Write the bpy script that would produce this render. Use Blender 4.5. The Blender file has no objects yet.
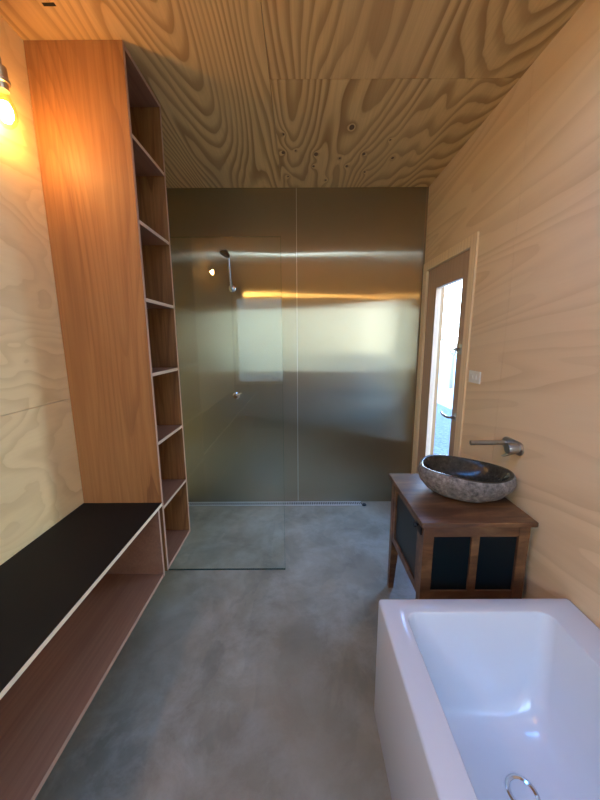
import bpy, bmesh, math, random
from mathutils import Vector, Matrix
random.seed(7)
PI = math.pi
SC = bpy.context.scene
COL = SC.collection

# room dimensions (metres); camera stands at x=0, y=0
XL, XR, D, H, YR = -1.1003, 1.0228, 2.834, 2.6626, -1.62
XT = -0.7037
T0, T1 = 1.5433, 1.912
ZB = 0.283
CAMH = 1.476

# ------------------------------------------------------------------ node helpers
class NT:
    def __init__(s, name):
        s.m = bpy.data.materials.new(name); s.m.use_nodes = True
        s.t = s.m.node_tree; s.t.nodes.clear()
        s.out = s.t.nodes.new('ShaderNodeOutputMaterial')
    def n(s, typ, ins=None, **kw):
        nd = s.t.nodes.new(typ)
        for k, v in kw.items(): setattr(nd, k, v)
        for k, v in (ins or {}).items(): s.set(nd, k, v)
        return nd
    def set(s, nd, k, v):
        sock = nd.inputs[k]
        if isinstance(v, bpy.types.NodeSocket): s.t.links.new(v, sock)
        elif isinstance(v, bpy.types.Node): s.t.links.new(v.outputs[0], sock)
        else: sock.default_value = v
    def math(s, op, a, b=0.0, c=None, clamp=False):
        nd = s.t.nodes.new('ShaderNodeMath'); nd.operation = op; nd.use_clamp = clamp
        s.set(nd, 0, a); s.set(nd, 1, b)
        if c is not None: s.set(nd, 2, c)
        return nd.outputs[0]
    def mix(s, f, a, b, blend='MIX'):
        nd = s.t.nodes.new('ShaderNodeMix'); nd.data_type = 'RGBA'; nd.blend_type = blend
        s.set(nd, 0, f); s.set(nd, 6, a); s.set(nd, 7, b)
        return nd.outputs[2]
    def ramp(s, f, stops, interp='LINEAR'):
        nd = s.t.nodes.new('ShaderNodeValToRGB'); cr = nd.color_ramp; cr.interpolation = interp
        while len(cr.elements) < len(stops): cr.elements.new(0.5)
        for e, (p, c) in zip(cr.elements, stops):
            e.position = p; e.color = (c[0], c[1], c[2], 1) if not isinstance(c, (int, float)) else (c, c, c, 1)
        s.set(nd, 0, f); return nd.outputs[0]
    def noise(s, vec, scale, detail=2.0, rough=0.5, dist=0.0):
        return s.n('ShaderNodeTexNoise', {'Vector': vec, 'Scale': scale, 'Detail': detail, 'Roughness': rough, 'Distortion': dist}).outputs[0]
    def mapping(s, vec, loc=(0,0,0), rot=(0,0,0), scale=(1,1,1)):
        return s.n('ShaderNodeMapping', {'Vector': vec, 'Location': loc, 'Rotation': rot, 'Scale': scale}).outputs[0]
    def obj(s): return s.n('ShaderNodeTexCoord').outputs['Object']
    def bump(s, h, strength, dist, normal=None):
        ins = {'Height': h, 'Strength': strength, 'Distance': dist}
        if normal is not None: ins['Normal'] = normal
        return s.n('ShaderNodeBump', ins).outputs[0]
    def pbr(s, **kw):
        nd = s.n('ShaderNodeBsdfPrincipled', {k.replace('_', ' '): v for k, v in kw.items()})
        s.t.links.new(nd.outputs[0], s.out.inputs[0]); return nd

def c4(c): return (c[0], c[1], c[2], 1.0)
def srgb(r, g, b):
    f = lambda u: ((u/255)/12.92 if u/255 <= 0.04045 else ((u/255+0.055)/1.055)**2.4)
    return (f(r), f(g), f(b), 1.0)

def plain(name, col, rough=0.5, metal=0.0, **kw):
    t = NT(name); t.pbr(Base_Color=col, Roughness=rough, Metallic=metal, **kw); return t.m

def ply(name, light, dark, along='z', K=9.0, lin=0.0, sa=0.45, sc=2.2, w=(0.45, 0.8, 0.97), amt=1.0,
        off=0.0, rough=0.5, tint=None, tint_amt=0.4, fibre=0.12, knots=None, pid=False, dist=0.25, spec=0.35, slant=0.0, tone=1.6, wobk=0.55):
    """plywood face veneer: contour lines of a stretched noise field = flame grain"""
    t = NT(name)
    v = t.obj()
    if slant: v = t.mapping(v, rot=(slant, 0, 0))
    if along == 'z': s1 = (sc, sc, sa); s2 = (90, 90, 2.2)
    elif along == 'y': s1 = (sc, sa, sc); s2 = (90, 2.2, 90)
    else: s1 = (sa, sc, sc); s2 = (2.2, 90, 90)
    vo = t.mapping(v, loc=(off, off*1.7, off*0.6))
    if pid:
        at = t.n('ShaderNodeAttribute', attribute_name='pid').outputs['Fac']
        cmb = t.n('ShaderNodeCombineXYZ', {0: t.math('MULTIPLY', at, 7.3), 1: t.math('MULTIPLY', at, 3.9), 2: t.math('MULTIPLY', at, 5.1)})
        vo = t.n('ShaderNodeVectorMath', {0: vo, 1: cmb.outputs[0]}, operation='ADD').outputs[0]
    field = t.noise(t.mapping(vo, scale=s1), 1.0, 1.6, 0.5, dist)
    wob = t.noise(t.mapping(vo, scale=tuple(x*4.5 for x in s1)), 1.0, 2.0, 0.5, 0.3)
    f = t.math('MULTIPLY_ADD', field, K, t.math('MULTIPLY', wob, wobk))
    if lin:
        sx = t.n('ShaderNodeSeparateXYZ', {0: v})
        ax = {'z': None, 'y': 0, 'x': 1}[along]
        lv = t.math('ADD', sx.outputs[0], sx.outputs[1]) if ax is None else (t.math('ADD', sx.outputs[0], sx.outputs[2]) if along == 'y' else sx.outputs[1])
        f = t.math('MULTIPLY_ADD', lv, lin, f)
    spots = None
    if knots:
        for (kx, ky, kz, kr) in knots:
            dv = t.n('ShaderNodeVectorMath', {0: t.n('ShaderNodeVectorMath', {0: v, 1: (kx, ky, kz)}, operation='SUBTRACT').outputs[0],
                                              1: ((1.0, 0.6, 1.0) if along == 'y' else (1.0, 1.0, 0.6))}, operation='MULTIPLY')
            dl = t.n('ShaderNodeVectorMath', {0: dv.outputs[0]}, operation='LENGTH').outputs['Value']
            g = t.math('DIVIDE', 1.0, t.math('MULTIPLY_ADD', dl, 1.0/(kr*2.2), 0.6))
            f = t.math('MULTIPLY_ADD', t.math('POWER', g, 1.5), 1.5, f)
            sp = t.math('LESS_THAN', t.math('MULTIPLY_ADD', wob, kr*0.6, dl), kr*1.15)
            spots = sp if spots is None else t.math('MAXIMUM', spots, sp)
    fr = t.math('FRACT', f)
    line = t.ramp(fr, [(0.0, 0.25), (w[0]*0.35, 0.0), (w[0], 0.12), (w[1], 0.8), (w[2], 1.0), (1.0, 0.25)])
    # break up line strength so the figure comes and goes
    gate = t.ramp(t.noise(t.mapping(vo, scale=tuple(x*1.4 for x in s1)), 1.3, 2, 0.6), [(0.3, 0.35), (0.62, 1.0)])
    fac = t.math('MULTIPLY', t.math('MULTIPLY', line, gate), amt)
    col = t.mix(fac, light, dark)
    fb = t.noise(t.mapping(vo, scale=s2), 1.0, 3.0, 0.65)
    col = t.mix(t.math('MULTIPLY', t.ramp(fb, [(0.35, 0.0), (0.7, 1.0)]), fibre), col, dark)
    if tint:
        tn = t.ramp(t.noise(t.mapping(vo, scale=tuple(x*0.8 for x in s1)), tone, 3.0, 0.55, 0.4), [(0.38, 0.0), (0.66, 1.0)])
        col = t.mix(t.math('MULTIPLY', tn, tint_amt), col, tint)
    if spots is not None:
        col = t.mix(t.math('MULTIPLY', spots, 0.85), col, (0.075, 0.03, 0.012, 1))
    b = t.bump(t.math('ADD', t.math('MULTIPLY', fb, 0.5), fac), 0.12, 0.002)
    t.pbr(Base_Color=col, Roughness=rough, Normal=b, Specular_IOR_Level=spec)
    return t.m

# ------------------------------------------------------------------ materials
KN = [(x, y, H, r) for x, y, r in [(0.30,2.10,.016),(0.11,2.37,.015),(-.02,2.33,.006),(-.10,2.35,.013),(0.27,2.42,.009),(-.09,2.16,.008),(.42,2.37,.012),(.33,2.52,.010),
      (0.10,2.52,.009),(0.62,2.42,.011),(0.20,2.72,.008),(-.08,2.66,.008),(.47,2.60,.008),(.55,2.22,.006)]]
M = {}
M['ceil'] = ply('ceiling_plywood', (0.78,0.52,0.22,1), (0.29,0.135,0.032,1), 'y', K=34, lin=9.0, sa=0.30, sc=1.9, w=(0.45,0.72,0.94), amt=0.9, wobk=0.9, rough=0.55, pid=True,
                tint=(0.50,0.31,0.14,1), tint_amt=0.35, knots=KN, fibre=0.22, off=2.2)
M['wall_l'] = ply('left_wall_plywood', (0.95,0.70,0.33,1), (0.66,0.41,0.15,1), 'y', K=13, sa=1.1, sc=2.2, amt=0.5, wobk=1.6, rough=0.5, off=4.4,
                  tint=(0.80,0.56,0.29,1), tint_amt=0.4, fibre=0.10, dist=0.9)
M['wall_r'] = ply('right_wall_plywood', (0.82,0.60,0.36,1), (0.56,0.35,0.175,1), 'y', K=17, sa=0.30, sc=2.4, amt=0.55, wobk=0.8, rough=0.5, off=8.1,
                  tint=(0.88,0.67,0.43,1), tint_amt=0.5, fibre=0.10, dist=0.5, slant=0.10)
M['wall_b'] = ply('rear_wall_plywood', (0.22,0.15,0.085,1), (0.14,0.09,0.045,1), 'z', K=8, amt=0.5)
M['joinery'] = ply('red_plywood', (0.35,0.150,0.045,1), (0.17,0.060,0.016,1), 'z', K=26, lin=2.0, sa=0.25, sc=2.3, amt=1.0, wobk=0.9, rough=0.5,
                   tint=(0.41,0.185,0.06,1), tint_amt=0.5, fibre=0.8, off=0.7, w=(0.6,0.85,0.96))
M['joinery_y'] = ply('red_plywood_long', (0.31,0.14,0.075,1), (0.18,0.07,0.035,1), 'y', K=9, sa=0.28, sc=3.0, amt=0.3, rough=0.42,
                   tint=(0.35,0.17,0.095,1), tint_amt=0.4, fibre=0.6, off=1.9)
M['edge'] = plain('ply_edge', (0.62,0.42,0.27,1), 0.55)
M['edge_red'] = plain('ply_edge_red', (0.50,0.29,0.18,1), 0.5)
M['edge_pale'] = plain('birch_edge', (0.95,0.76,0.49,1), 0.5)
M['frame'] = ply('door_frame_pine', (0.92,0.70,0.42,1), (0.56,0.35,0.17,1), 'z', K=5, lin=30, sa=0.3, sc=3, amt=0.35, rough=0.5, off=3.3)
M['leaf'] = ply('door_leaf_cedar', (0.50,0.33,0.21,1), (0.36,0.21,0.12,1), 'z', K=5, lin=25, sa=0.3, sc=3, amt=0.35, rough=0.45, off=5.3)
M['white_pl'] = plain('white_plastic', (0.80,0.76,0.68,1), 0.35)
M['chrome'] = plain('chrome', (0.72,0.72,0.72,1), 0.12, 1.0)
M['satin'] = plain('satin_nickel', (0.45,0.43,0.40,1), 0.3, 1.0)
M['black'] = plain('black_laminate', (0.008,0.007,0.005,1), 0.6, Specular_IOR_Level=0.18)
M['dark'] = plain('dark_rubber', (0.01,0.01,0.01,1), 0.5)
M['iron'] = plain('black_iron', (0.02,0.018,0.016,1), 0.45, 0.6)
M['acrylic'] = plain('white_acrylic', (0.63,0.64,0.67,1), 0.16, Coat_Weight=0.4, Coat_Roughness=0.05)
M['grate'] = plain('grate_steel', (0.62,0.61,0.58,1), 0.45, 0.6)
M['brass'] = plain('lamp_brass', (0.42,0.33,0.2,1), 0.35, 0.8)
M['shed'] = plain('pale_wall', (0.75,0.74,0.70,1), 0.8)
M['dim_wall'] = plain('dimming_wall_render', (0.52,0.46,0.33,1), 0.9)
M['bark'] = plain('bark', (0.16,0.13,0.10,1), 0.9)

def concrete():
    t = NT('polished_concrete'); v = t.obj()
    a = t.noise(v, 1.6, 6, 0.6, 0.25); b = t.noise(v, 4.0, 8, 0.7, 0.35); c = t.noise(v, 90, 2, 0.6)
    sh = t.noise(t.mapping(v, scale=(1.3, 0.8, 1)), 1.7, 4.0, 0.55, 0.5)
    base = t.ramp(a, [(0.3, (0.155,0.124,0.080)), (0.5, (0.28,0.235,0.165)), (0.72, (0.43,0.375,0.275))])
    edge = t.ramp(sh, [(0.46, 0.0), (0.475, 1.0), (0.50, 1.0), (0.56, 0.0)])
    base = t.mix(t.math('MULTIPLY', edge, 0.32), base, (0.15,0.14,0.105,1))
    base = t.mix(t.math('MULTIPLY', t.ramp(b, [(0.45, 0.0), (0.68, 1.0)]), 0.6), base, (0.44,0.395,0.315,1))
    base = t.mix(t.math('MULTIPLY', t.ramp(c, [(0.5, 0.0), (0.8, 1.0)]), 0.18), base, (0.16,0.155,0.14,1))
    big = t.noise(t.mapping(v, loc=(3.1,1.7,0)), 0.9, 3, 0.6, 0.5)
    base = t.mix(t.math('MULTIPLY', t.ramp(big, [(0.42, 0.0), (0.62, 1.0)]), 0.55), base, (0.23,0.175,0.105,1))
    vr = t.n('ShaderNodeTexVoronoi', {'Vector': v, 'Scale': 2.6})
    sp = t.math('LESS_THAN', vr.outputs['Distance'], 0.018)
    base = t.mix(t.math('MULTIPLY', sp, 0.6), base, (0.07,0.065,0.06,1))
    ro = t.ramp(b, [(0.3, 0.30), (0.8, 0.48)])
    t.pbr(Base_Color=base, Roughness=ro, Normal=t.bump(b, 0.08, 0.004), Specular_IOR_Level=0.5)
    return t.m
M['floor'] = concrete()

STROT = 0.25
def steel():
    t = NT('brushed_stainless'); v = t.obj()
    w1 = t.noise(t.mapping(v, scale=(0.55, 1, 2.3)), 1.0, 2.0, 0.5, 0.2)
    br = t.noise(t.mapping(v, scale=(900, 1, 2.0)), 1.0, 2, 0.7)
    sm = t.noise(v, 3.0, 5, 0.6, 1.0)
    tan = t.n('ShaderNodeTangent', direction_type='UV_MAP', uv_map='UVMap').outputs[0]
    nb = t.bump(w1, 0.35, 0.010)
    nb = t.bump(br, 0.2, 0.0006, nb)
    rough = t.ramp(sm, [(0.3, 0.27), (0.75, 0.33)])
    col = t.mix(t.math('MULTIPLY', t.ramp(sm, [(0.52, 0.0), (0.72, 1.0)]), 0.12), (0.46,0.40,0.28,1), (0.36,0.30,0.19,1))
    def lobe(r, an):
        return t.n('ShaderNodeBsdfAnisotropic', {'Color': col, 'Roughness': r, 'Anisotropy': an, 'Rotation': STROT, 'Normal': nb, 'Tangent': tan}).outputs[0]
    m1 = t.n('ShaderNodeMixShader', {0: 0.62, 1: lobe(0.34, 0.77), 2: lobe(0.18, 0.90)})
    mx = t.n('ShaderNodeMixShader', {0: 0.04, 1: m1.outputs[0], 2: lobe(0.06, 0.0)})
    t.t.links.new(mx.outputs[0], t.out.inputs[0])
    return t.m
M['steel'] = steel()

def glass(name, tint, refl=1.45, rough=0.0):
    t = NT(name)
    tr = t.n('ShaderNodeBsdfTransparent', {'Color': tint})
    gl = t.n('ShaderNodeBsdfGlossy', {'Color': (1,1,1,1), 'Roughness': rough})
    fr = t.n('ShaderNodeFresnel', {'IOR': refl})
    front = t.math('SUBTRACT', 1.0, t.n('ShaderNodeNewGeometry').outputs['Backfacing'])
    mx = t.n('ShaderNodeMixShader', {0: t.math('MULTIPLY', fr.outputs[0], front), 1: tr.outputs[0], 2: gl.outputs[0]})
    t.t.links.new(mx.outputs[0], t.out.inputs[0]); return t.m
M['screen'] = glass('shower_glass', (0.955,0.98,0.97,1))
M['pane'] = glass('window_glass', (0.96,0.98,0.97,1))
M['bulbglass'] = glass('bulb_glass', (1.0,0.93,0.75,1))
M['glass_edge'] = plain('green_glass_edge', (0.02,0.045,0.04,1), 0.25)
M['glass_rim'] = glass('pale_glass_edge', (0.78,0.88,0.84,1))

def emit(name, col, s):
    t = NT(name); e = t.n('ShaderNodeEmission', {'Color': col, 'Strength': s})
    t.t.links.new(e.outputs[0], t.out.inputs[0]); return t.m
M['filament'] = emit('glowing_filament', (1.0,0.56,0.20,1), 165)
M['filament_hot'] = emit('bright_filament', (1.0,0.60,0.24,1), 760)


def darkwood():
    t = NT('dark_recycled_timber'); v = t.obj()
    a = t.noise(t.mapping(v, scale=(3, 14, 14)), 1.0, 4, 0.6, 0.6); b = t.noise(v, 6, 4, 0.6, 0.5)
    f = t.noise(t.mapping(v, scale=(8, 130, 130)), 1.0, 3, 0.7)
    col = t.ramp(a, [(0.3, (0.06,0.024,0.011)), (0.5, (0.15,0.066,0.028)), (0.7, (0.30,0.15,0.065))])
    col = t.mix(t.math('MULTIPLY', t.ramp(b, [(0.5, 0.0), (0.72, 1.0)]), 0.45), col, (0.045,0.020,0.012,1))
    col = t.mix(t.math('MULTIPLY', f, 0.3), col, (0.05,0.02,0.01,1))
    t.pbr(Base_Color=col, Roughness=0.34, Normal=t.bump(a, 0.15, 0.002), Specular_IOR_Level=0.5); return t.m
M['dwood'] = darkwood()
M['panel'] = plain('dark_teal_panel', (0.003,0.008,0.011,1), 0.35, Specular_IOR_Level=0.3)

def stone():
    t = NT('rough_river_stone'); v = t.obj()
    a = t.noise(v, 45, 5, 0.7); b = t.noise(v, 9, 4, 0.6, 0.5); vo = t.n('ShaderNodeTexVoronoi', {'Vector': v, 'Scale': 120.0}).outputs['Distance']
    col = t.ramp(a, [(0.32, (0.07,0.058,0.05)), (0.5, (0.20,0.165,0.14)), (0.7, (0.40,0.34,0.30))])
    col = t.mix(t.math('MULTIPLY', t.ramp(b, [(0.4, 0.0), (0.7, 1.0)]), 0.4), col, (0.19,0.165,0.15,1))
    t.pbr(Base_Color=col, Roughness=0.75, Normal=t.bump(t.math('ADD', a, vo), 0.6, 0.004)); return t.m
M['stone'] = stone()
def stone2():
    t = NT('polished_dark_stone'); v = t.obj()
    a = t.noise(v, 60, 5, 0.7)
    col = t.ramp(a, [(0.35, (0.020,0.019,0.014)), (0.6, (0.045,0.043,0.034)), (0.75, (0.10,0.095,0.08))])
    t.pbr(Base_Color=col, Roughness=0.22, Specular_IOR_Level=0.45); return t.m
M['stone_in'] = stone2()
def gravel():
    t = NT('grey_gravel'); v = t.obj()
    vo = t.n('ShaderNodeTexVoronoi', {'Vector': v, 'Scale': 28.0})
    col = t.mix(vo.outputs['Distance'], (0.085,0.085,0.09,1), (0.02,0.022,0.03,1))
    col = t.mix(0.45, col, t.ramp(vo.outputs['Color'], [(0.2, (0.02,0.022,0.03)), (0.8, (0.13,0.13,0.135))]))
    t.pbr(Base_Color=col, Roughness=0.9, Normal=t.bump(vo.outputs['Distance'], 0.6, 0.02)); return t.m
M['gravel'] = gravel()
M['paving'] = plain('pale_ground', (0.32,0.31,0.29,1), 0.9)

# ------------------------------------------------------------------ mesh helpers
class MB:
    def __init__(s): s.b = bmesh.new(); s.mi = 0
    def _mark(s, n0):
        s.b.faces.ensure_lookup_table()
        for f in s.b.faces[n0:]: f.material_index = s.mi
    def box(s, x0, x1, y0, y1, z0, z1, bev=0.0, edge=None):
        """edge: (axis letters) faces along these axes get material slot 1"""
        n0 = len(s.b.faces)
        r = bmesh.ops.create_cube(s.b, size=1.0)
        vs = r['verts']
        for v in vs:
            v.co = Vector(((x0+x1)/2+v.co.x*(x1-x0), (y0+y1)/2+v.co.y*(y1-y0), (z0+z1)/2+v.co.z*(z1-z0)))
        s._mark(n0)
        if edge:
            s.b.faces.ensure_lookup_table()
            for f in s.b.faces[n0:]:
                f.normal_update()
                for a in edge:
                    k = 'xyz'.index(a[-1]); sg = -1 if a[0] == '-' else 1
                    if f.normal[k]*sg > 0.9: f.material_index = 1
        if bev > 0:
            es = list({e for v in vs for e in v.link_edges})
            bmesh.ops.bevel(s.b, geom=es, offset=bev, segments=2, profile=0.6, affect='EDGES')
        return s
    def prism(s, quad_bot, quad_top):
        n0 = len(s.b.faces)
        a = [s.b.verts.new(p) for p in quad_bot]; c = [s.b.verts.new(p) for p in quad_top]
        n = len(a)
        s.b.faces.new(list(reversed(a))); s.b.faces.new(c)
        for i in range(n): s.b.faces.new((a[i], a[(i+1) % n], c[(i+1) % n], c[i]))
        s._mark(n0); return s
    def loft(s, rings, cap0=True, cap1=True, closed=True):
        n0 = len(s.b.faces)
        R = [[s.b.verts.new(p) for p in r] for r in rings]
        for a, c in zip(R[:-1], R[1:]):
            n = len(a)
            for i in range(n): s.b.faces.new((a[i], a[(i+1) % n], c[(i+1) % n], c[i]))
        if cap0: s.b.faces.new(list(reversed(R[0])))
        if cap1: s.b.faces.new(R[-1])
        s._mark(n0); return s
    def tube(s, pts, r, n=16, caps=True):
        pts = [Vector(p) for p in pts]
        rr = r if isinstance(r, (list, tuple)) else [r]*len(pts)
        rings = []; up = None
        for i, p in enumerate(pts):
            d = (pts[min(i+1, len(pts)-1)] - pts[max(i-1, 0)])
            if d.length < 1e-9: d = pts[-1]-pts[0]
            d.normalize()
            if up is None:
                up = d.orthogonal().normalized()
            up = (up - d*up.dot(d)).normalized(); sd = d.cross(up)
            rings.append([p + (up*math.cos(t)+sd*math.sin(t))*rr[i] for t in [2*PI*k/n for k in range(n)]])
        return s.loft(rings, caps, caps)
    def lathe(s, prof, c, axis=(0,0,1), n=32, caps=True):
        """prof: list of (radius, height along axis)"""
        ax = Vector(axis).normalized(); u = ax.orthogonal().normalized(); w = ax.cross(u); c = Vector(c)
        rings = [[c + ax*h + (u*math.cos(t)+w*math.sin(t))*max(r, 1e-4) for t in [2*PI*k/n for k in range(n)]] for r, h in prof]
        return s.loft(rings, caps, caps)
    def build(s, name, mats, parent=None, smooth=False, loc=None, angle=35):
        me = bpy.data.meshes.new(name)
        bmesh.ops.recalc_face_normals(s.b, faces=s.b.faces)
        org = Vector(parent['_o']) if parent is not None else Vector(loc or (0,0,0))
        for v in s.b.verts: v.co -= org
        if smooth:
            for f in s.b.faces: f.smooth = True
            for e in s.b.edges:
                if len(e.link_faces) == 2 and e.calc_face_angle(0) > math.radians(angle): e.smooth = False
        s.b.to_mesh(me); s.b.free()
        for m in (mats if isinstance(mats, (list, tuple)) else [mats]): me.materials.append(M[m])
        o = bpy.data.objects.new(name, me); COL.objects.link(o)
        if parent is not None:
            o.parent = parent; o['_o'] = tuple(org)
        elif loc: o.location = loc
        if parent is None: o['_o'] = tuple(org)
        return o

def empty(name, loc, label=None, cat=None, group=None, kind=None):
    o = bpy.data.objects.new(name, None); COL.objects.link(o); o.location = loc; o['_o'] = tuple(loc)
    o.empty_display_size = 0.1
    tag(o, label, cat, group, kind); return o
def tag(o, label=None, cat=None, group=None, kind=None):
    if label: o['label'] = label
    if cat: o['category'] = cat
    if group: o['group'] = group
    if kind: o['kind'] = kind
    return o
def struct(mb, name, mats, parent=None, **kw):
    o = mb.build(name, mats, parent, **kw); o['kind'] = 'structure'; return o
def copy_tree(o, parent=None):
    c = o.copy(); COL.objects.link(c); c.parent = parent
    for ch in o.children: copy_tree(ch, c)
    return c

# ------------------------------------------------------------------ room shell
struct(MB().box(XL-.1, XR+.1, YR-.1, D+.1, -.12, 0), 'floor', 'floor')
# ceiling: plywood sheets with hairline joints
b = MB()
pl = b.b.faces.layers.float.new('pid')
g = 0.0012
def cpanel(x0, x1, y0, y1, pid):
    n0 = len(b.b.faces); b.box(x0+g, x1-g, y0+g, y1-g, H, H+.015); b.b.faces.ensure_lookup_table()
    for f in b.b.faces[n0:]: f[pl] = pid
SXC, SYC = -.133, 1.752
KX0, KX1, KY0, KY1 = -.80, .76, .58, .84          # skylight opening
cpanel(XL-.05, SXC, KY1, D+.05, 0.0); cpanel(XL-.05, SXC, YR-.05, KY0, 0.6)
cpanel(XL-.05, KX0, KY0, KY1, 0.0)
cpanel(SXC, XR+.05, KY1, SYC, 1.0); cpanel(SXC, XR+.05, YR-.05, KY0, 1.0); cpanel(KX1, XR+.05, KY0, KY1, 1.0)
cpanel(SXC, XR+.05, SYC, D+.05, 2.35)
for (x0, x1, y0, y1) in [(XL-.1, KX0, YR-.1, D+.1), (KX1, XR+.1, YR-.1, D+.1), (KX0, KX1, YR-.1, KY0-.42), (KX0, KX1, KY1, D+.1)]:
    b.box(x0, x1, y0, y1, H+.016, H+.1)
struct(b, 'ceiling', 'ceil')
o = MB().box(-.912, -.868, 1.398, 1.41, H-.0015, H-.0002).build('cable_slot', 'dark', bpy.data.objects['ceiling'])
sk = empty('window_2', ((KX0+KX1)/2, (KY0+KY1)/2, H), kind='structure')
b = MB()
for (x0, x1, y0, y1) in [(KX0, KX0+.018, KY0, KY1), (KX1-.018, KX1, KY0, KY1), (KX0+.018, KX1-.018, KY0, KY0+.018), (KX0+.018, KX1-.018, KY1-.018, KY1)]:
    b.box(x0, x1, y0, y1, H+.001, H+.034)
b.build('window_frame', 'frame', sk)
MB().box(KX0+.019, KX1-.019, KY0+.019, KY1-.019, H+.024, H+.030).build('window_pane', 'pane', sk)
# left wall
b = MB()
b.box(XL-.016, XL, YR-.05, D+.05, 0, 1.2075); b.box(XL-.016, XL, YR-.05, D+.05, 1.2095, H)
b.box(XL-.1, XL-.017, YR-.1, D+.1, 0, H)
struct(b, 'wall_left', 'wall_l')
# right wall with the door opening
DY0, DY1, DZ = 2.02, 2.795, 2.06
b = MB()
b.box(XR, XR+.016, YR-.05, 1.6625, 0, H); b.box(XR, XR+.016, 1.6645, DY0, 0, H)
b.box(XR, XR+.016, DY0, DY1, DZ, H); b.box(XR, XR+.016, DY1, D+.05, 0, H)
b.box(XR+.017, XR+.1, YR-.1, DY0, 0, H); b.box(XR+.017, XR+.1, DY0, DY1, DZ, H); b.box(XR+.017, XR+.1, DY1, D+.1, 0, H)
struct(b, 'wall_right', 'wall_r')
struct(MB().box(XL-.1, XR+.1, D+.0045, D+.1, 0, H), 'wall_back', 'wall_b')
# rear wall (behind the camera) with a wide window
WX0, WX1, WZ0, WZ1 = -1.07, .92, .76, 2.20
b = MB()
b.box(XL-.1, WX0, YR-.1, YR, 0, H); b.box(WX1, XR+.1, YR-.1, YR, 0, H)
b.box(WX0, WX1, YR-.1, YR, 0, WZ0); b.box(WX0, WX1, YR-.1, YR, WZ1, H)
struct(b, 'wall_rear', 'wall_b')
wf = empty('window_1', ((WX0+WX1)/2, YR-.05, WZ0), kind='structure')
b = MB()
for (x0, x1, z0, z1) in [(WX0, WX0+.05, WZ0, WZ1), (WX1-.05, WX1, WZ0, WZ1), (WX0+.05, WX1-.05, WZ0, WZ0+.05), (WX0+.05, WX1-.05, WZ1-.05, WZ1), (.08, .13, WZ0+.05, WZ1-.05)]:
    b.box(x0, x1, YR-.09, YR-.02, z0, z1)
b.build('window_frame', 'frame', wf)
MB().box(WX0+.05, WX1-.05, YR-.062, YR-.056, WZ0+.05, WZ1-.05).build('window_pane', 'pane', wf)
# door on the right
door = empty('door_1', (XR, (DY0+DY1)/2, 0), kind='structure')
b = MB()
fx0 = XR-.012
b.box(fx0, XR-.0005, 1.997, 2.070, .002, 2.082, .0015); b.box(fx0, XR-.0005, 2.745, 2.822, .002, 2.082, .0015); b.box(fx0, XR-.0005, 2.0705, 2.7445, 2.018, 2.082, .0015)
b.box(XR, XR+.1, DY0+.001, DY0+.05, .002, DZ-.001); b.box(XR, XR+.1, DY1-.05, DY1-.001, .002, DZ-.001); b.box(XR, XR+.1, DY0+.051, DY1-.051, 2.018, DZ-.001)
fr = b.build('door_frame', 'frame', door)
L0, L1 = DY0+.052, DY1-.052
LX0, LX1 = XR+.006, XR+.046
b = MB()
GY0, GY1, GZ0, GZ1 = 2.172, 2.575, .48, 1.862
b.box(LX0, LX1, L0, GY0, .006, 2.015, .001); b.box(LX0, LX1, GY1, L1, .006, 2.015, .001)
b.box(LX0, LX1, GY0+.0005, GY1-.0005, .006, GZ0, .001); b.box(LX0, LX1, GY0+.0005, GY1-.0005, GZ1, 2.015, .001)
lf = b.build('door_leaf', 'leaf', door)
MB().box(LX0+.017, LX0+.023, GY0+.001, GY1-.001, GZ0+.001, GZ1-.001).build('door_pane', 'pane', door)
b = MB(); b.box(LX0-.006, LX0-.0003, 2.083, 2.135, 1.385, 1.448, .002); b.tube([(LX0-.006,2.125,1.418),(LX0-.03,2.125,1.418)], .010)
b.box(LX0-.036, LX0-.028, 2.118, 2.160, 1.410, 1.426, .002)
b.build('door_lock', 'satin', door, smooth=True)
b = MB(); b.lathe([(.026,0),(.026,.006),(.012,.010)], (LX0-.0003,2.112,.973), (-1,0,0)); b.tube([(LX0-.01,2.112,.973),(LX0-.045,2.112,.973),(LX0-.055,2.125,.973),(LX0-.055,2.19,.975),(LX0-.05,2.225,.985)], [.009,.009,.009,.008,.007])
b.build('door_handle', 'satin', door, smooth=True)

# ------------------------------------------------------------------ outside
struct(MB().box(XR+.1, XR+2.6, -25, 9, -.22, -.16), 'ground_gravel', 'gravel')
struct(MB().box(XR+2.6, 40, -20, 45, -.24, -.165), 'ground_paving', 'paving')
struct(MB().box(-15, 15, -30, YR-.6, -.30, -.2), 'ground_rear', 'paving')
o = MB().box(-6, 6, -4.6, -4.5, -.2, 2.9).build('sky_dimming_wall', 'dim_wall'); tag(o, 'unseen rendered wall added opposite the rear window to dim its sky, behind the viewer', 'wall')  # unseen wall, added to cut the sky light reaching the rear window
t = NT('pergola_pine'); t.pbr(Base_Color=(0.17,0.08,0.022,1), Roughness=0.7); M['post'] = t.m
o = MB().box(1.62, 1.71, 4.02, 4.12, -.159, 2.6, .004).build('timber_post', 'post', loc=None)
tag(o, 'orange timber post standing outside the glazed door', 'post')
b = MB()
def branch(p, d, r, n):
    q = p + d
    b.tube([p, p.lerp(q, .5)+Vector((random.uniform(-.05,.05),)*3), q], [r, r*.8, r*.6], 6)
    if n:
        for k in range(3):
            dd = Vector((d.x+random.uniform(-.6,.6), d.y+random.uniform(-.6,.6), d.z*random.uniform(.5,.9)+.1))*.72
            branch(q, dd, r*.55, n-1)
branch(Vector((5.2, 11.2, -.165)), Vector((0,0,1.1)), .07, 4)
o = b.build('bare_tree', 'bark'); tag(o, 'bare branching tree outside, seen through the door glass', 'tree')

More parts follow.
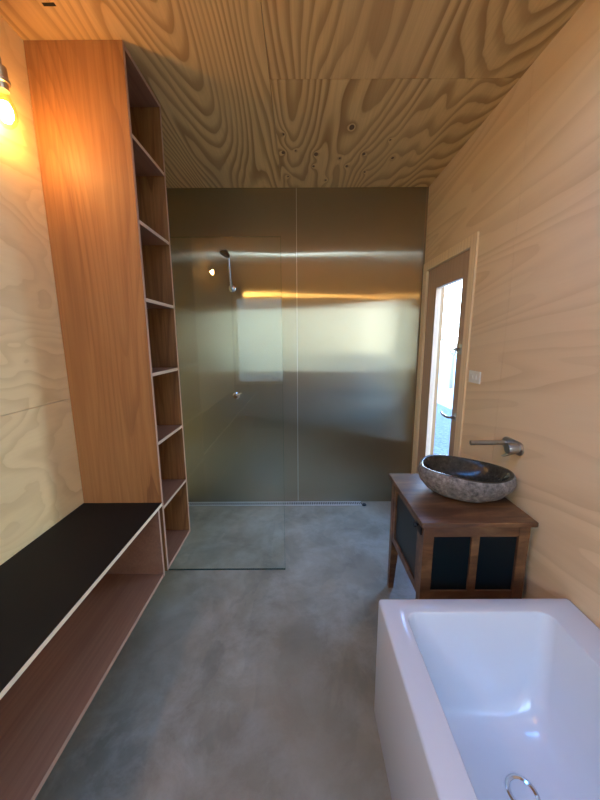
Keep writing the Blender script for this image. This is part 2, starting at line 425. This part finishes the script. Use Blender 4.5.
# ------------------------------------------------------------------ steel sheets on the back wall
def sheet(x0, x1, label):
    b = MB(); b.box(x0, x1, D, D+.004, .002, H-.002)
    uv = b.b.loops.layers.uv.new('UVMap')
    for f in b.b.faces:
        for l in f.loops: l[uv].uv = (l.vert.co.x, l.vert.co.z)
    o = b.build('steel_sheet', 'steel'); tag(o, label, 'steel sheet', 'stainless wall sheets'); return o
sheet(XL+.001, -.0225, 'left sheet of brushed stainless steel behind the shower head')
sheet(-.0215, XR-.02, 'right sheet of brushed stainless steel, bare, next to the door')
o = MB().box(-.0240, -.0205, D-.0018, D-.0003, .004, H-.004).build('joint_strip', 'satin'); tag(o, 'thin vertical metal strip covering the joint between the steel sheets', 'strip')

# drain along the foot of the steel
gr = empty('drain_grate', (-.25, 2.79, 0), 'long narrow perforated strip drain at the foot of the steel wall', 'drain')
b = MB(); b.box(XL+.003, .56, 2.762, 2.768, .0005, .007); b.box(XL+.003, .56, 2.822, 2.828, .0005, .007)
x = XL+.01
while x < .555:
    b.box(x, x+.007, 2.768, 2.822, .003, .0065); x += .0165
b.build('grate', 'grate', gr)
MB().box(XL+.003, .56, 2.7685, 2.8215, .0005, .0022).build('channel', 'iron', gr)
b = MB(); b.lathe([(.0,.0005),(.020,.0005),(.020,.008),(.016,.013),(.0,.013)], (.578,2.765,0), n=24)
o = b.build('drain_plug', 'dark', smooth=True); tag(o, 'small round black plug on the floor at the end of the strip drain', 'plug')

# ------------------------------------------------------------------ shower
GYa, GYb = 1.915, 1.925
gl = empty('glass_screen', (-.5, 1.92, 0), 'clear frameless shower screen standing on the floor beyond the tall shelves', 'shower screen')
MB().box(XL+.002, -.104, GYa+.0001, GYb-.0001, .004, 2.034).build('pane', 'screen', gl)
MB().box(XL+.002, -.101, GYa, GYb, .0005, .0038).build('bottom_seal', 'glass_edge', gl)
b = MB(); b.box(-.1038, -.1012, GYa, GYb, .004, 2.034); b.box(XL+.002, -.101, GYa, GYb, 2.0342, 2.0362)
b.build('polished_edge', 'glass_rim', gl)

sh = empty('shower', (-.557, D, 1.906), 'chrome shower arm rising from the steel wall to a dark tilted head', 'shower head')
b = MB(); b.lathe([(.032,0.0),(.032,.006),(.024,.014),(.012,.02)], (-.557, D, 1.906), (0,-1,0)); b.build('wall_flange', 'chrome', sh, smooth=True)
MB().tube([(-.557,D-.015,1.906),(-.557,D-.035,1.908),(-.557,D-.055,1.935),(-.552,D-.115,2.09),(-.550,D-.135,2.125),(-.556,D-.15,2.142),(-.565,D-.163,2.148)], .0085).build('arm', 'chrome', sh, smooth=True)
b = MB(); b.lathe([(.012,-.008),(.018,0),(.036,.012),(.041,.020),(.041,.028),(.037,.031),(.0,.031)], (-.563,D-.16,2.152), (-.42,-.16,-.88), n=32); b.build('spray_rose', 'iron', sh, smooth=True)

mx = empty('shower_tap', (-.557, D, 1.005), 'small chrome lever tap on the steel wall below the shower head', 'tap')
b = MB(); b.lathe([(.008,-.0042),(.008,-.0001),(.030,.0),(.030,.006),(.021,.010),(.021,.045),(.018,.052),(.0,.052)], (-.557, D, 1.005), (0,-1,0)); b.build('tap_body', 'chrome', mx, smooth=True)
MB().tube([(-.557,D-.04,1.012),(-.535,D-.05,1.022),(-.50,D-.06,1.036)], [.009,.0075,.006]).build('lever', 'chrome', mx, smooth=True)

# ------------------------------------------------------------------ tall shelves
tw = empty('shelf_tower', ((XL+XT)/2, (T0+T1)/2, ZB), 'tall open reddish plywood shelf tower hung between bench and ceiling', 'shelving')
TK = .018
ex = ('x',)
MB().box(XL+.002, XT, T0, T0+TK, ZB, H-.002, .0006, ex).build('side_panel', ['joinery','edge_red'], tw)
MB().box(XL+.002, XT, T1-TK, T1, ZB, H-.002, .0006, ex).build('side_panel', ['joinery','edge_red'], tw)
MB().box(XL+.002, XL+.010, T0+TK+.0005, T1-TK-.0005, ZB+.001, H-.003).build('back_panel', 'joinery', tw)
MB().box(XL+.0105, XT, T0+TK+.0003, T1-TK-.0003, H-.022, H-.004, 0, ex).build('top_panel', ['joinery_y','edge_red'], tw)
MB().box(XL+.0105, XT, T0+TK+.0003, T1-TK-.0003, ZB, ZB+TK, 0, ex).build('bottom_panel', ['joinery_y','edge_red'], tw)
for z in (2.333, 1.996, 1.664, 1.319, .977, .634):
    MB().box(XL+.0105, XT-.0005, T0+TK+.0003, T1-TK-.0003, z-.008, z+.008, 0, ex).build('shelf', ['joinery_y','edge'], tw)

# ------------------------------------------------------------------ bench
BY0 = -1.30
bn = empty('storage_bench', ((XL+XT)/2, .2, ZB), 'long low open bench with black top and pale plywood front edge', 'bench')
b = MB(); b.box(XL+.002, XT+.002, BY0, T0-.002, .6555, .6705, 0, ex); b.build('bench_top', ['edge_pale','edge_pale'], bn)
MB().box(XL+.002, XT+.001, BY0+.001, T0-.003, .6708, .6728).build('black_surface', 'black', bn)
MB().box(XL+.002, XT-.004, BY0, T0-.028, ZB, ZB+TK, 0, ex).build('bottom_shelf', ['joinery_y','edge_red'], bn)
MB().box(XL+.002, XL+.012, BY0, T0-.045, ZB+TK+.0003, .655).build('back_panel', 'joinery_y', bn)
for y in (T0-.028, .12, BY0+.02):
    MB().box(XL+.0125, XT-.002, y-.0165, y, ZB+TK+.0003 if y < 1 else ZB, .655, 0, ex).build('upright', ['joinery_y','edge_red'], bn)

# ------------------------------------------------------------------ lamps
def wall_lamp(p, fil):
    x, y, z = p
    r = empty('bulb_lamp', (XL, y, z+.14))
    b = MB(); b.lathe([(.042,.0005),(.042,.012),(.034,.020),(.0,.020)], (XL, y, z+.185), (1,0,0)); b.build('wall_rose', 'brass', r, smooth=True)
    b = MB(); b.tube([(XL+.015,y,z+.185),(x-.02,y,z+.185),(x-.005,y,z+.178),(x,y,z+.160),(x,y,z+.13)], .008); b.build('arm', 'brass', r, smooth=True)
    b = MB(); b.lathe([(.012,.14),(.020,.135),(.021,.10),(.025,.095),(.025,.085),(.019,.082),(.0185,.062)], (x, y, z)); b.build('socket', 'brass', r, smooth=True)
    b = MB(); b.lathe([(.0,-.056),(.014,-.053),(.026,-.040),(.0325,-.022),(.034,-.005),(.030,.018),(.021,.040),(.0150,.055),(.0140,.066)], (x, y, z), n=32, caps=False)
    bu = b.build('bulb', 'bulbglass', r, smooth=True)
    b = MB(); pts = []
    b.lathe([(.0,-.040),(.012,-.036),(.021,-.018),(.021,.004),(.012,.026),(.0,.030)], (x, y, z), n=20)
    b.build('filament', fil, bu, smooth=True)
    return r
l1 = wall_lamp((-1.045, 1.335, 2.288), 'filament')
tag(l1, 'lit bare bulb lamp on the left wall in front of the shelf tower', 'lamp')
l2 = wall_lamp((-1.045, -.30, 2.288), 'filament_hot')
tag(l2, 'lit bare bulb lamp on the left wall behind the viewer', 'lamp')
# ------------------------------------------------------------------ power outlet
gp = empty('light_switch', (XR, 1.905, 1.262), 'small cream switch plate on the plywood wall beside the door', 'switch')
MB().box(XR-.008, XR-.0005, 1.845, 1.965, 1.228, 1.298, .002).build('plate', 'white_pl', gp)
for y in (1.885, 1.925): MB().box(XR-.012, XR-.0082, y-.008, y+.008, 1.25, 1.276, .001).build('rocker', 'white_pl', gp)

# ------------------------------------------------------------------ washstand
X0, X1, Y0, Y1, ZT = .512, 1.006, 1.268, 1.798, .715
ws = empty('washstand', ((X0+X1)/2, (Y0+Y1)/2, 0), 'dark timber washstand cabinet with dark inset panels beside the bath', 'washstand')
b = MB(); b.box(X0, X1, Y0, Y1, ZT-.022, ZT, .004); b.build('top', 'dwood', ws)
i = .018; xa, xb, ya, yb = X0+i, X1-i, Y0+i, Y1-i; lw = .045
zt = ZT-.0225; zr = .325
for (x, y, sx, sy) in [(xa, ya, 1, 1), (xb, ya, -1, 1), (xa, yb, 1, -1), (xb, yb, -1, -1)]:
    def q(w, z, px=x, py=y, sx=sx, sy=sy):
        P = [(px, py), (px+sx*w, py), (px+sx*w, py+sy*w), (px, py+sy*w)]
        return [(a, c, z) for a, c in P]
    b = MB(); b.loft([q(lw*.62, .0005), q(lw, .30), q(lw, zt)]); b.build('leg', 'dwood', ws)
rail = MB()
for z0, z1 in ((zt-.055, zt-.0003), (zr, zr+.045)):
    rail.box(xa+lw, xb-lw, ya+.004, ya+.026, z0, z1); rail.box(xa+lw, xb-lw, yb-.026, yb-.004, z0, z1)
    rail.box(xb-.026, xb-.004, ya+lw, yb-lw, z0, z1)
rail.box((xa+xb)/2-.017, (xa+xb)/2+.017, ya+.004, ya+.026, zr+.045, zt-.055)
rail.build('side_frame', 'dwood', ws)
xm = (xa+xb)/2
MB().box(xa+lw+.0005, xm-.0175, ya+.014, ya+.020, zr+.0455, zt-.0555).build('inset_panel', 'panel', ws)
MB().box(xm+.0175, xb-lw-.0005, ya+.014, ya+.020, zr+.0455, zt-.0555).build('inset_panel', 'panel', ws)
MB().box(xb-.018, xb-.012, ya+lw+.0005, yb-lw-.0005, zr+.0455, zt-.0555).build('inset_panel', 'panel', ws)
MB().box(xa+lw, xb-lw, yb-.018, yb-.012, zr+.0455, zt-.0555).build('inset_panel', 'panel', ws)
MB().box(xa+.028, xb-.028, ya+.028, yb-.028, zr+.002, zr+.014).build('cabinet_floor', 'dwood', ws)
b = MB(); da, db = ya+lw+.001, yb-lw-.001
b.box(xa+.002, xa+.022, da, da+.034, zr, zt-.001, .001); b.box(xa+.002, xa+.022, db-.034, db, zr, zt-.001, .001)
b.box(xa+.002, xa+.022, da+.0342, db-.0342, zr, zr+.042, .001); b.box(xa+.002, xa+.022, da+.0342, db-.0342, zt-.042, zt-.001, .001)
dr = b.build('cabinet_door', 'dwood', ws)
MB().box(xa+.009, xa+.014, da+.0345, db-.0345, zr+.0425, zt-.0425).build('door_panel', 'panel', dr)
b = MB(); b.box(xa-.006, xa+.0015, ya+.020, ya+.082, zt-.056, zt-.004, .001); b.lathe([(.005,0),(.007,.008),(.012,.015),(.010,.022),(.0,.024)], (xa-.004, ya+.055, zt-.026), (-1,0,0), n=16)
b.build('latch', 'iron', dr, smooth=True)

# ------------------------------------------------------------------ stone basin
bc = Vector((.812, 1.540, ZT+.0005)); ang = math.radians(-28)
bs = empty('stone_basin', tuple(bc), 'oval basin hollowed from rough grey stone with polished dark inside', 'basin')
def oval(a, c, z, jit=0.0, n=72, sx=0.0, sy=0.0, tilt=0.0):
    out = []
    for k in range(n):
        th = 2*PI*k/n
        m = 1 + jit*(.5*math.sin(2*th+1.1)+.35*math.sin(3*th+.4)+.25*math.sin(5*th+2.0))
        u = a*m*math.copysign(abs(math.cos(th))**.92, math.cos(th)); w = c*m*math.copysign(abs(math.sin(th))**.92, math.sin(th))
        px = u*math.cos(ang)-w*math.sin(ang); py = u*math.sin(ang)+w*math.cos(ang)
        out.append(Vector((bc.x+px+sx, bc.y+py+sy, bc.z+z + tilt*u + .004*math.sin(3*th+1)*(z/.14))))
    return out
A_, B_ = .214, .172
rings = [oval(A_*.42, B_*.42, 0, .03), oval(A_*.60, B_*.60, .006, .05), oval(A_*.80, B_*.82, .030, .06), oval(A_*.95, B_*.95, .068, .06), oval(A_*1.0, B_*1.0, .100, .05, tilt=-.02), oval(A_*.985, B_*.985, .128, .04, tilt=-.012), oval(A_*.955, B_*.955, .137, .04, tilt=-.015)]
b = MB(); b.loft(rings, True, False); b.mi = 1
rin = [rings[-1], oval(A_*.90, B_*.89, .138, .04, tilt=-.015), oval(A_*.87, B_*.86, .133, .04, tilt=-.015), oval(A_*.80, B_*.78, .105, .04, tilt=-.03), oval(A_*.68, B_*.66, .065, .03), oval(A_*.45, B_*.42, .036, .02), oval(A_*.15, B_*.18, .028, 0)]
b.loft(rin, False, True)
bmesh.ops.remove_doubles(b.b, verts=b.b.verts, dist=.00005)
b.build('bowl', ['stone','stone_in'], bs, smooth=True, angle=60)
b = MB(); b.lathe([(.0,.0),(.022,.0),(.022,.003),(.014,.004),(.0,.002)], (bc.x, bc.y, bc.z+.0285), n=24); b.build('waste', 'chrome', bs, smooth=True)

# wall mixer over the basin
fa = empty('wall_mixer_tap', (XR, 1.52, .98), 'brushed metal wall mixer with straight spout above the stone basin', 'tap')
b = MB()
def pill(x, y0, y1, zc0, zc1, r):
    P = []
    for k in range(17): t = PI/2+PI*k/16*-1; P.append((x, y1+r*math.cos(t), zc1+r*math.sin(t)))
    for k in range(17): t = -PI/2-PI*k/16; P.append((x, y0+r*math.cos(t), zc0+r*math.sin(t)))
    return P
b.loft([pill(XR-.0005, 1.462, 1.556, .975, .975, .031), pill(XR-.006, 1.462, 1.556, .975, .975, .031), pill(XR-.009, 1.462, 1.556, .975, .975, .028)])
b.build('wall_plate', 'satin', fa, smooth=True)
MB().tube([(XR-.009,1.553,.977),(XR-.06,1.553,.977),(XR-.184,1.553,.977)], .0115, 20).build('spout', 'satin', fa, smooth=True)
b = MB(); b.lathe([(.024,.0),(.024,.045),(.022,.048),(.0,.048)], (XR-.009,1.468,.975), (-1,0,0), n=28); b.build('mixer_body', 'satin', fa, smooth=True)
b = MB(); b.loft([[(XR-.03+a, 1.468+c, .955) for a, c in ((-.012,-.010),(.012,-.010),(.012,.012),(-.012,.012))], [(XR-.045+a, 1.505+c, .925) for a, c in ((-.008,-.007),(.008,-.007),(.008,.008),(-.008,.008))]])
b.build('lever', 'satin', fa, smooth=True)

# ------------------------------------------------------------------ bathtub
BX0, BX1, BYn, BYf, BZ = .2934, 1.016, -.60, 1.0926, .5106
bt = empty('bathtub', ((BX0+BX1)/2, (BYn+BYf)/2, 0), 'white square-sided bathtub with a wide flat rim along the right wall', 'bathtub')
def rrect(x0, x1, y0, y1, r, z, n=10):
    P = []
    for (cx, cy, a0) in ((x1-r, y1-r, 0), (x0+r, y1-r, PI/2), (x0+r, y0+r, PI), (x1-r, y0+r, 3*PI/2)):
        for k in range(n+1):
            t = a0 + PI/2*k/n; P.append((cx+r*math.cos(t), cy+r*math.sin(t), z))
    return P
OUT = [(0.0, .012, .001), (0.0, .012, BZ-.008), (.0025, .011, BZ-.0025), (.008, .010, BZ)]
rg = [rrect(BX0+d, BX1-d, BYn+d, BYf-d, r, z) for d, r, z in OUT]
ix0, ix1, iy0, iy1 = .372, .895, -.50, 1.030
INN = [(0, 0, 0, 0, .042, BZ), (.003, .003, .003, .003, .040, BZ-.001), (.005, .005, .005, .005, .039, BZ-.005), (.013, .014, .05, .018, .045, BZ-.10), (.024, .028, .16, .036, .055, BZ-.27),
       (.045, .050, .24, .062, .085, BZ-.35), (.075, .080, .30, .10, .10, BZ-.385), (.12, .13, .38, .16, .10, BZ-.395)]
for a, c, n, f_, r, z in INN: rg.append(rrect(ix0+a, ix1-c, iy0+n, iy1-f_, r, z))
b = MB(); b.loft(rg, True, True); b.build('tub', 'acrylic', bt, smooth=True, angle=50)
zb = BZ-.395
b = MB(); b.lathe([(.034,.0003),(.046,.0003),(.046,.003),(.040,.0045),(.034,.002)], (.672, .768, zb), n=40, caps=False); b.build('waste_ring', 'chrome', bt, smooth=True)
b = MB(); b.lathe([(.0,.0003),(.033,.0003),(.033,.003),(.025,.005),(.0,.006)], (.672, .768, zb), n=40); b.build('waste_cover', 'acrylic', bt, smooth=True)

# ------------------------------------------------------------------ daylight
W = bpy.data.worlds.new('sky'); SC.world = W; W.use_nodes = True
nt = W.node_tree; nt.nodes.clear()
tc = nt.nodes.new('ShaderNodeTexCoord'); sp = nt.nodes.new('ShaderNodeSeparateXYZ'); rp = nt.nodes.new('ShaderNodeValToRGB')
bg = nt.nodes.new('ShaderNodeBackground'); wo = nt.nodes.new('ShaderNodeOutputWorld')
nt.links.new(tc.outputs['Generated'], sp.inputs[0]); nt.links.new(sp.outputs[2], rp.inputs[0])
rp.color_ramp.elements[0].position = 0.0; rp.color_ramp.elements[0].color = (0.75,0.88,1.0,1)
rp.color_ramp.elements[1].position = 0.7; rp.color_ramp.elements[1].color = (0.13,0.38,1.0,1)
nt.links.new(rp.outputs[0], bg.inputs[0]); bg.inputs[1].default_value = 16.0
nt.links.new(bg.outputs[0], wo.inputs[0])
def portal(name, loc, rot, sx, sy):
    l = bpy.data.lights.new(name, 'AREA'); l.shape = 'RECTANGLE'; l.size = sx; l.size_y = sy; l.cycles.is_portal = True
    o = bpy.data.objects.new(name, l); COL.objects.link(o); o.location = loc; o.rotation_euler = rot
portal('window_portal', ((WX0+WX1)/2, YR-.11, (WZ0+WZ1)/2), (PI/2, 0, 0), WX1-WX0, WZ1-WZ0)
portal('skylight_portal', ((KX0+KX1)/2, (KY0+KY1)/2, H+.04), (0, 0, 0), KX1-KX0, KY1-KY0)
portal('door_portal', (XR+.12, (GY0+GY1)/2, (GZ0+GZ1)/2), (0, -PI/2+PI, 0), GZ1-GZ0, GY1-GY0)

# ------------------------------------------------------------------ camera
cam = bpy.data.cameras.new('camera'); co = bpy.data.objects.new('camera', cam); COL.objects.link(co)
cam.sensor_fit = 'HORIZONTAL'; cam.sensor_width = 36; cam.lens = 327.8372/600*36; cam.clip_start = .02
pitch, yaw, roll = math.radians(10.2545), math.radians(.0142), math.radians(.2724)
R = Matrix.Rotation(yaw, 3, 'Z') @ Matrix.Rotation(PI/2-pitch, 3, 'X') @ Matrix.Rotation(-roll, 3, 'Z')
co.matrix_world = Matrix.Translation((0, 0, CAMH)) @ R.to_4x4()
SC.camera = co
SC.view_settings.view_transform = 'Standard'; SC.view_settings.look = 'None'; SC.view_settings.gamma = 1
SC.view_settings.use_curve_mapping = False; SC.view_settings.exposure = 0.3
for o in SC.objects:
    if '_o' in o: del o['_o']
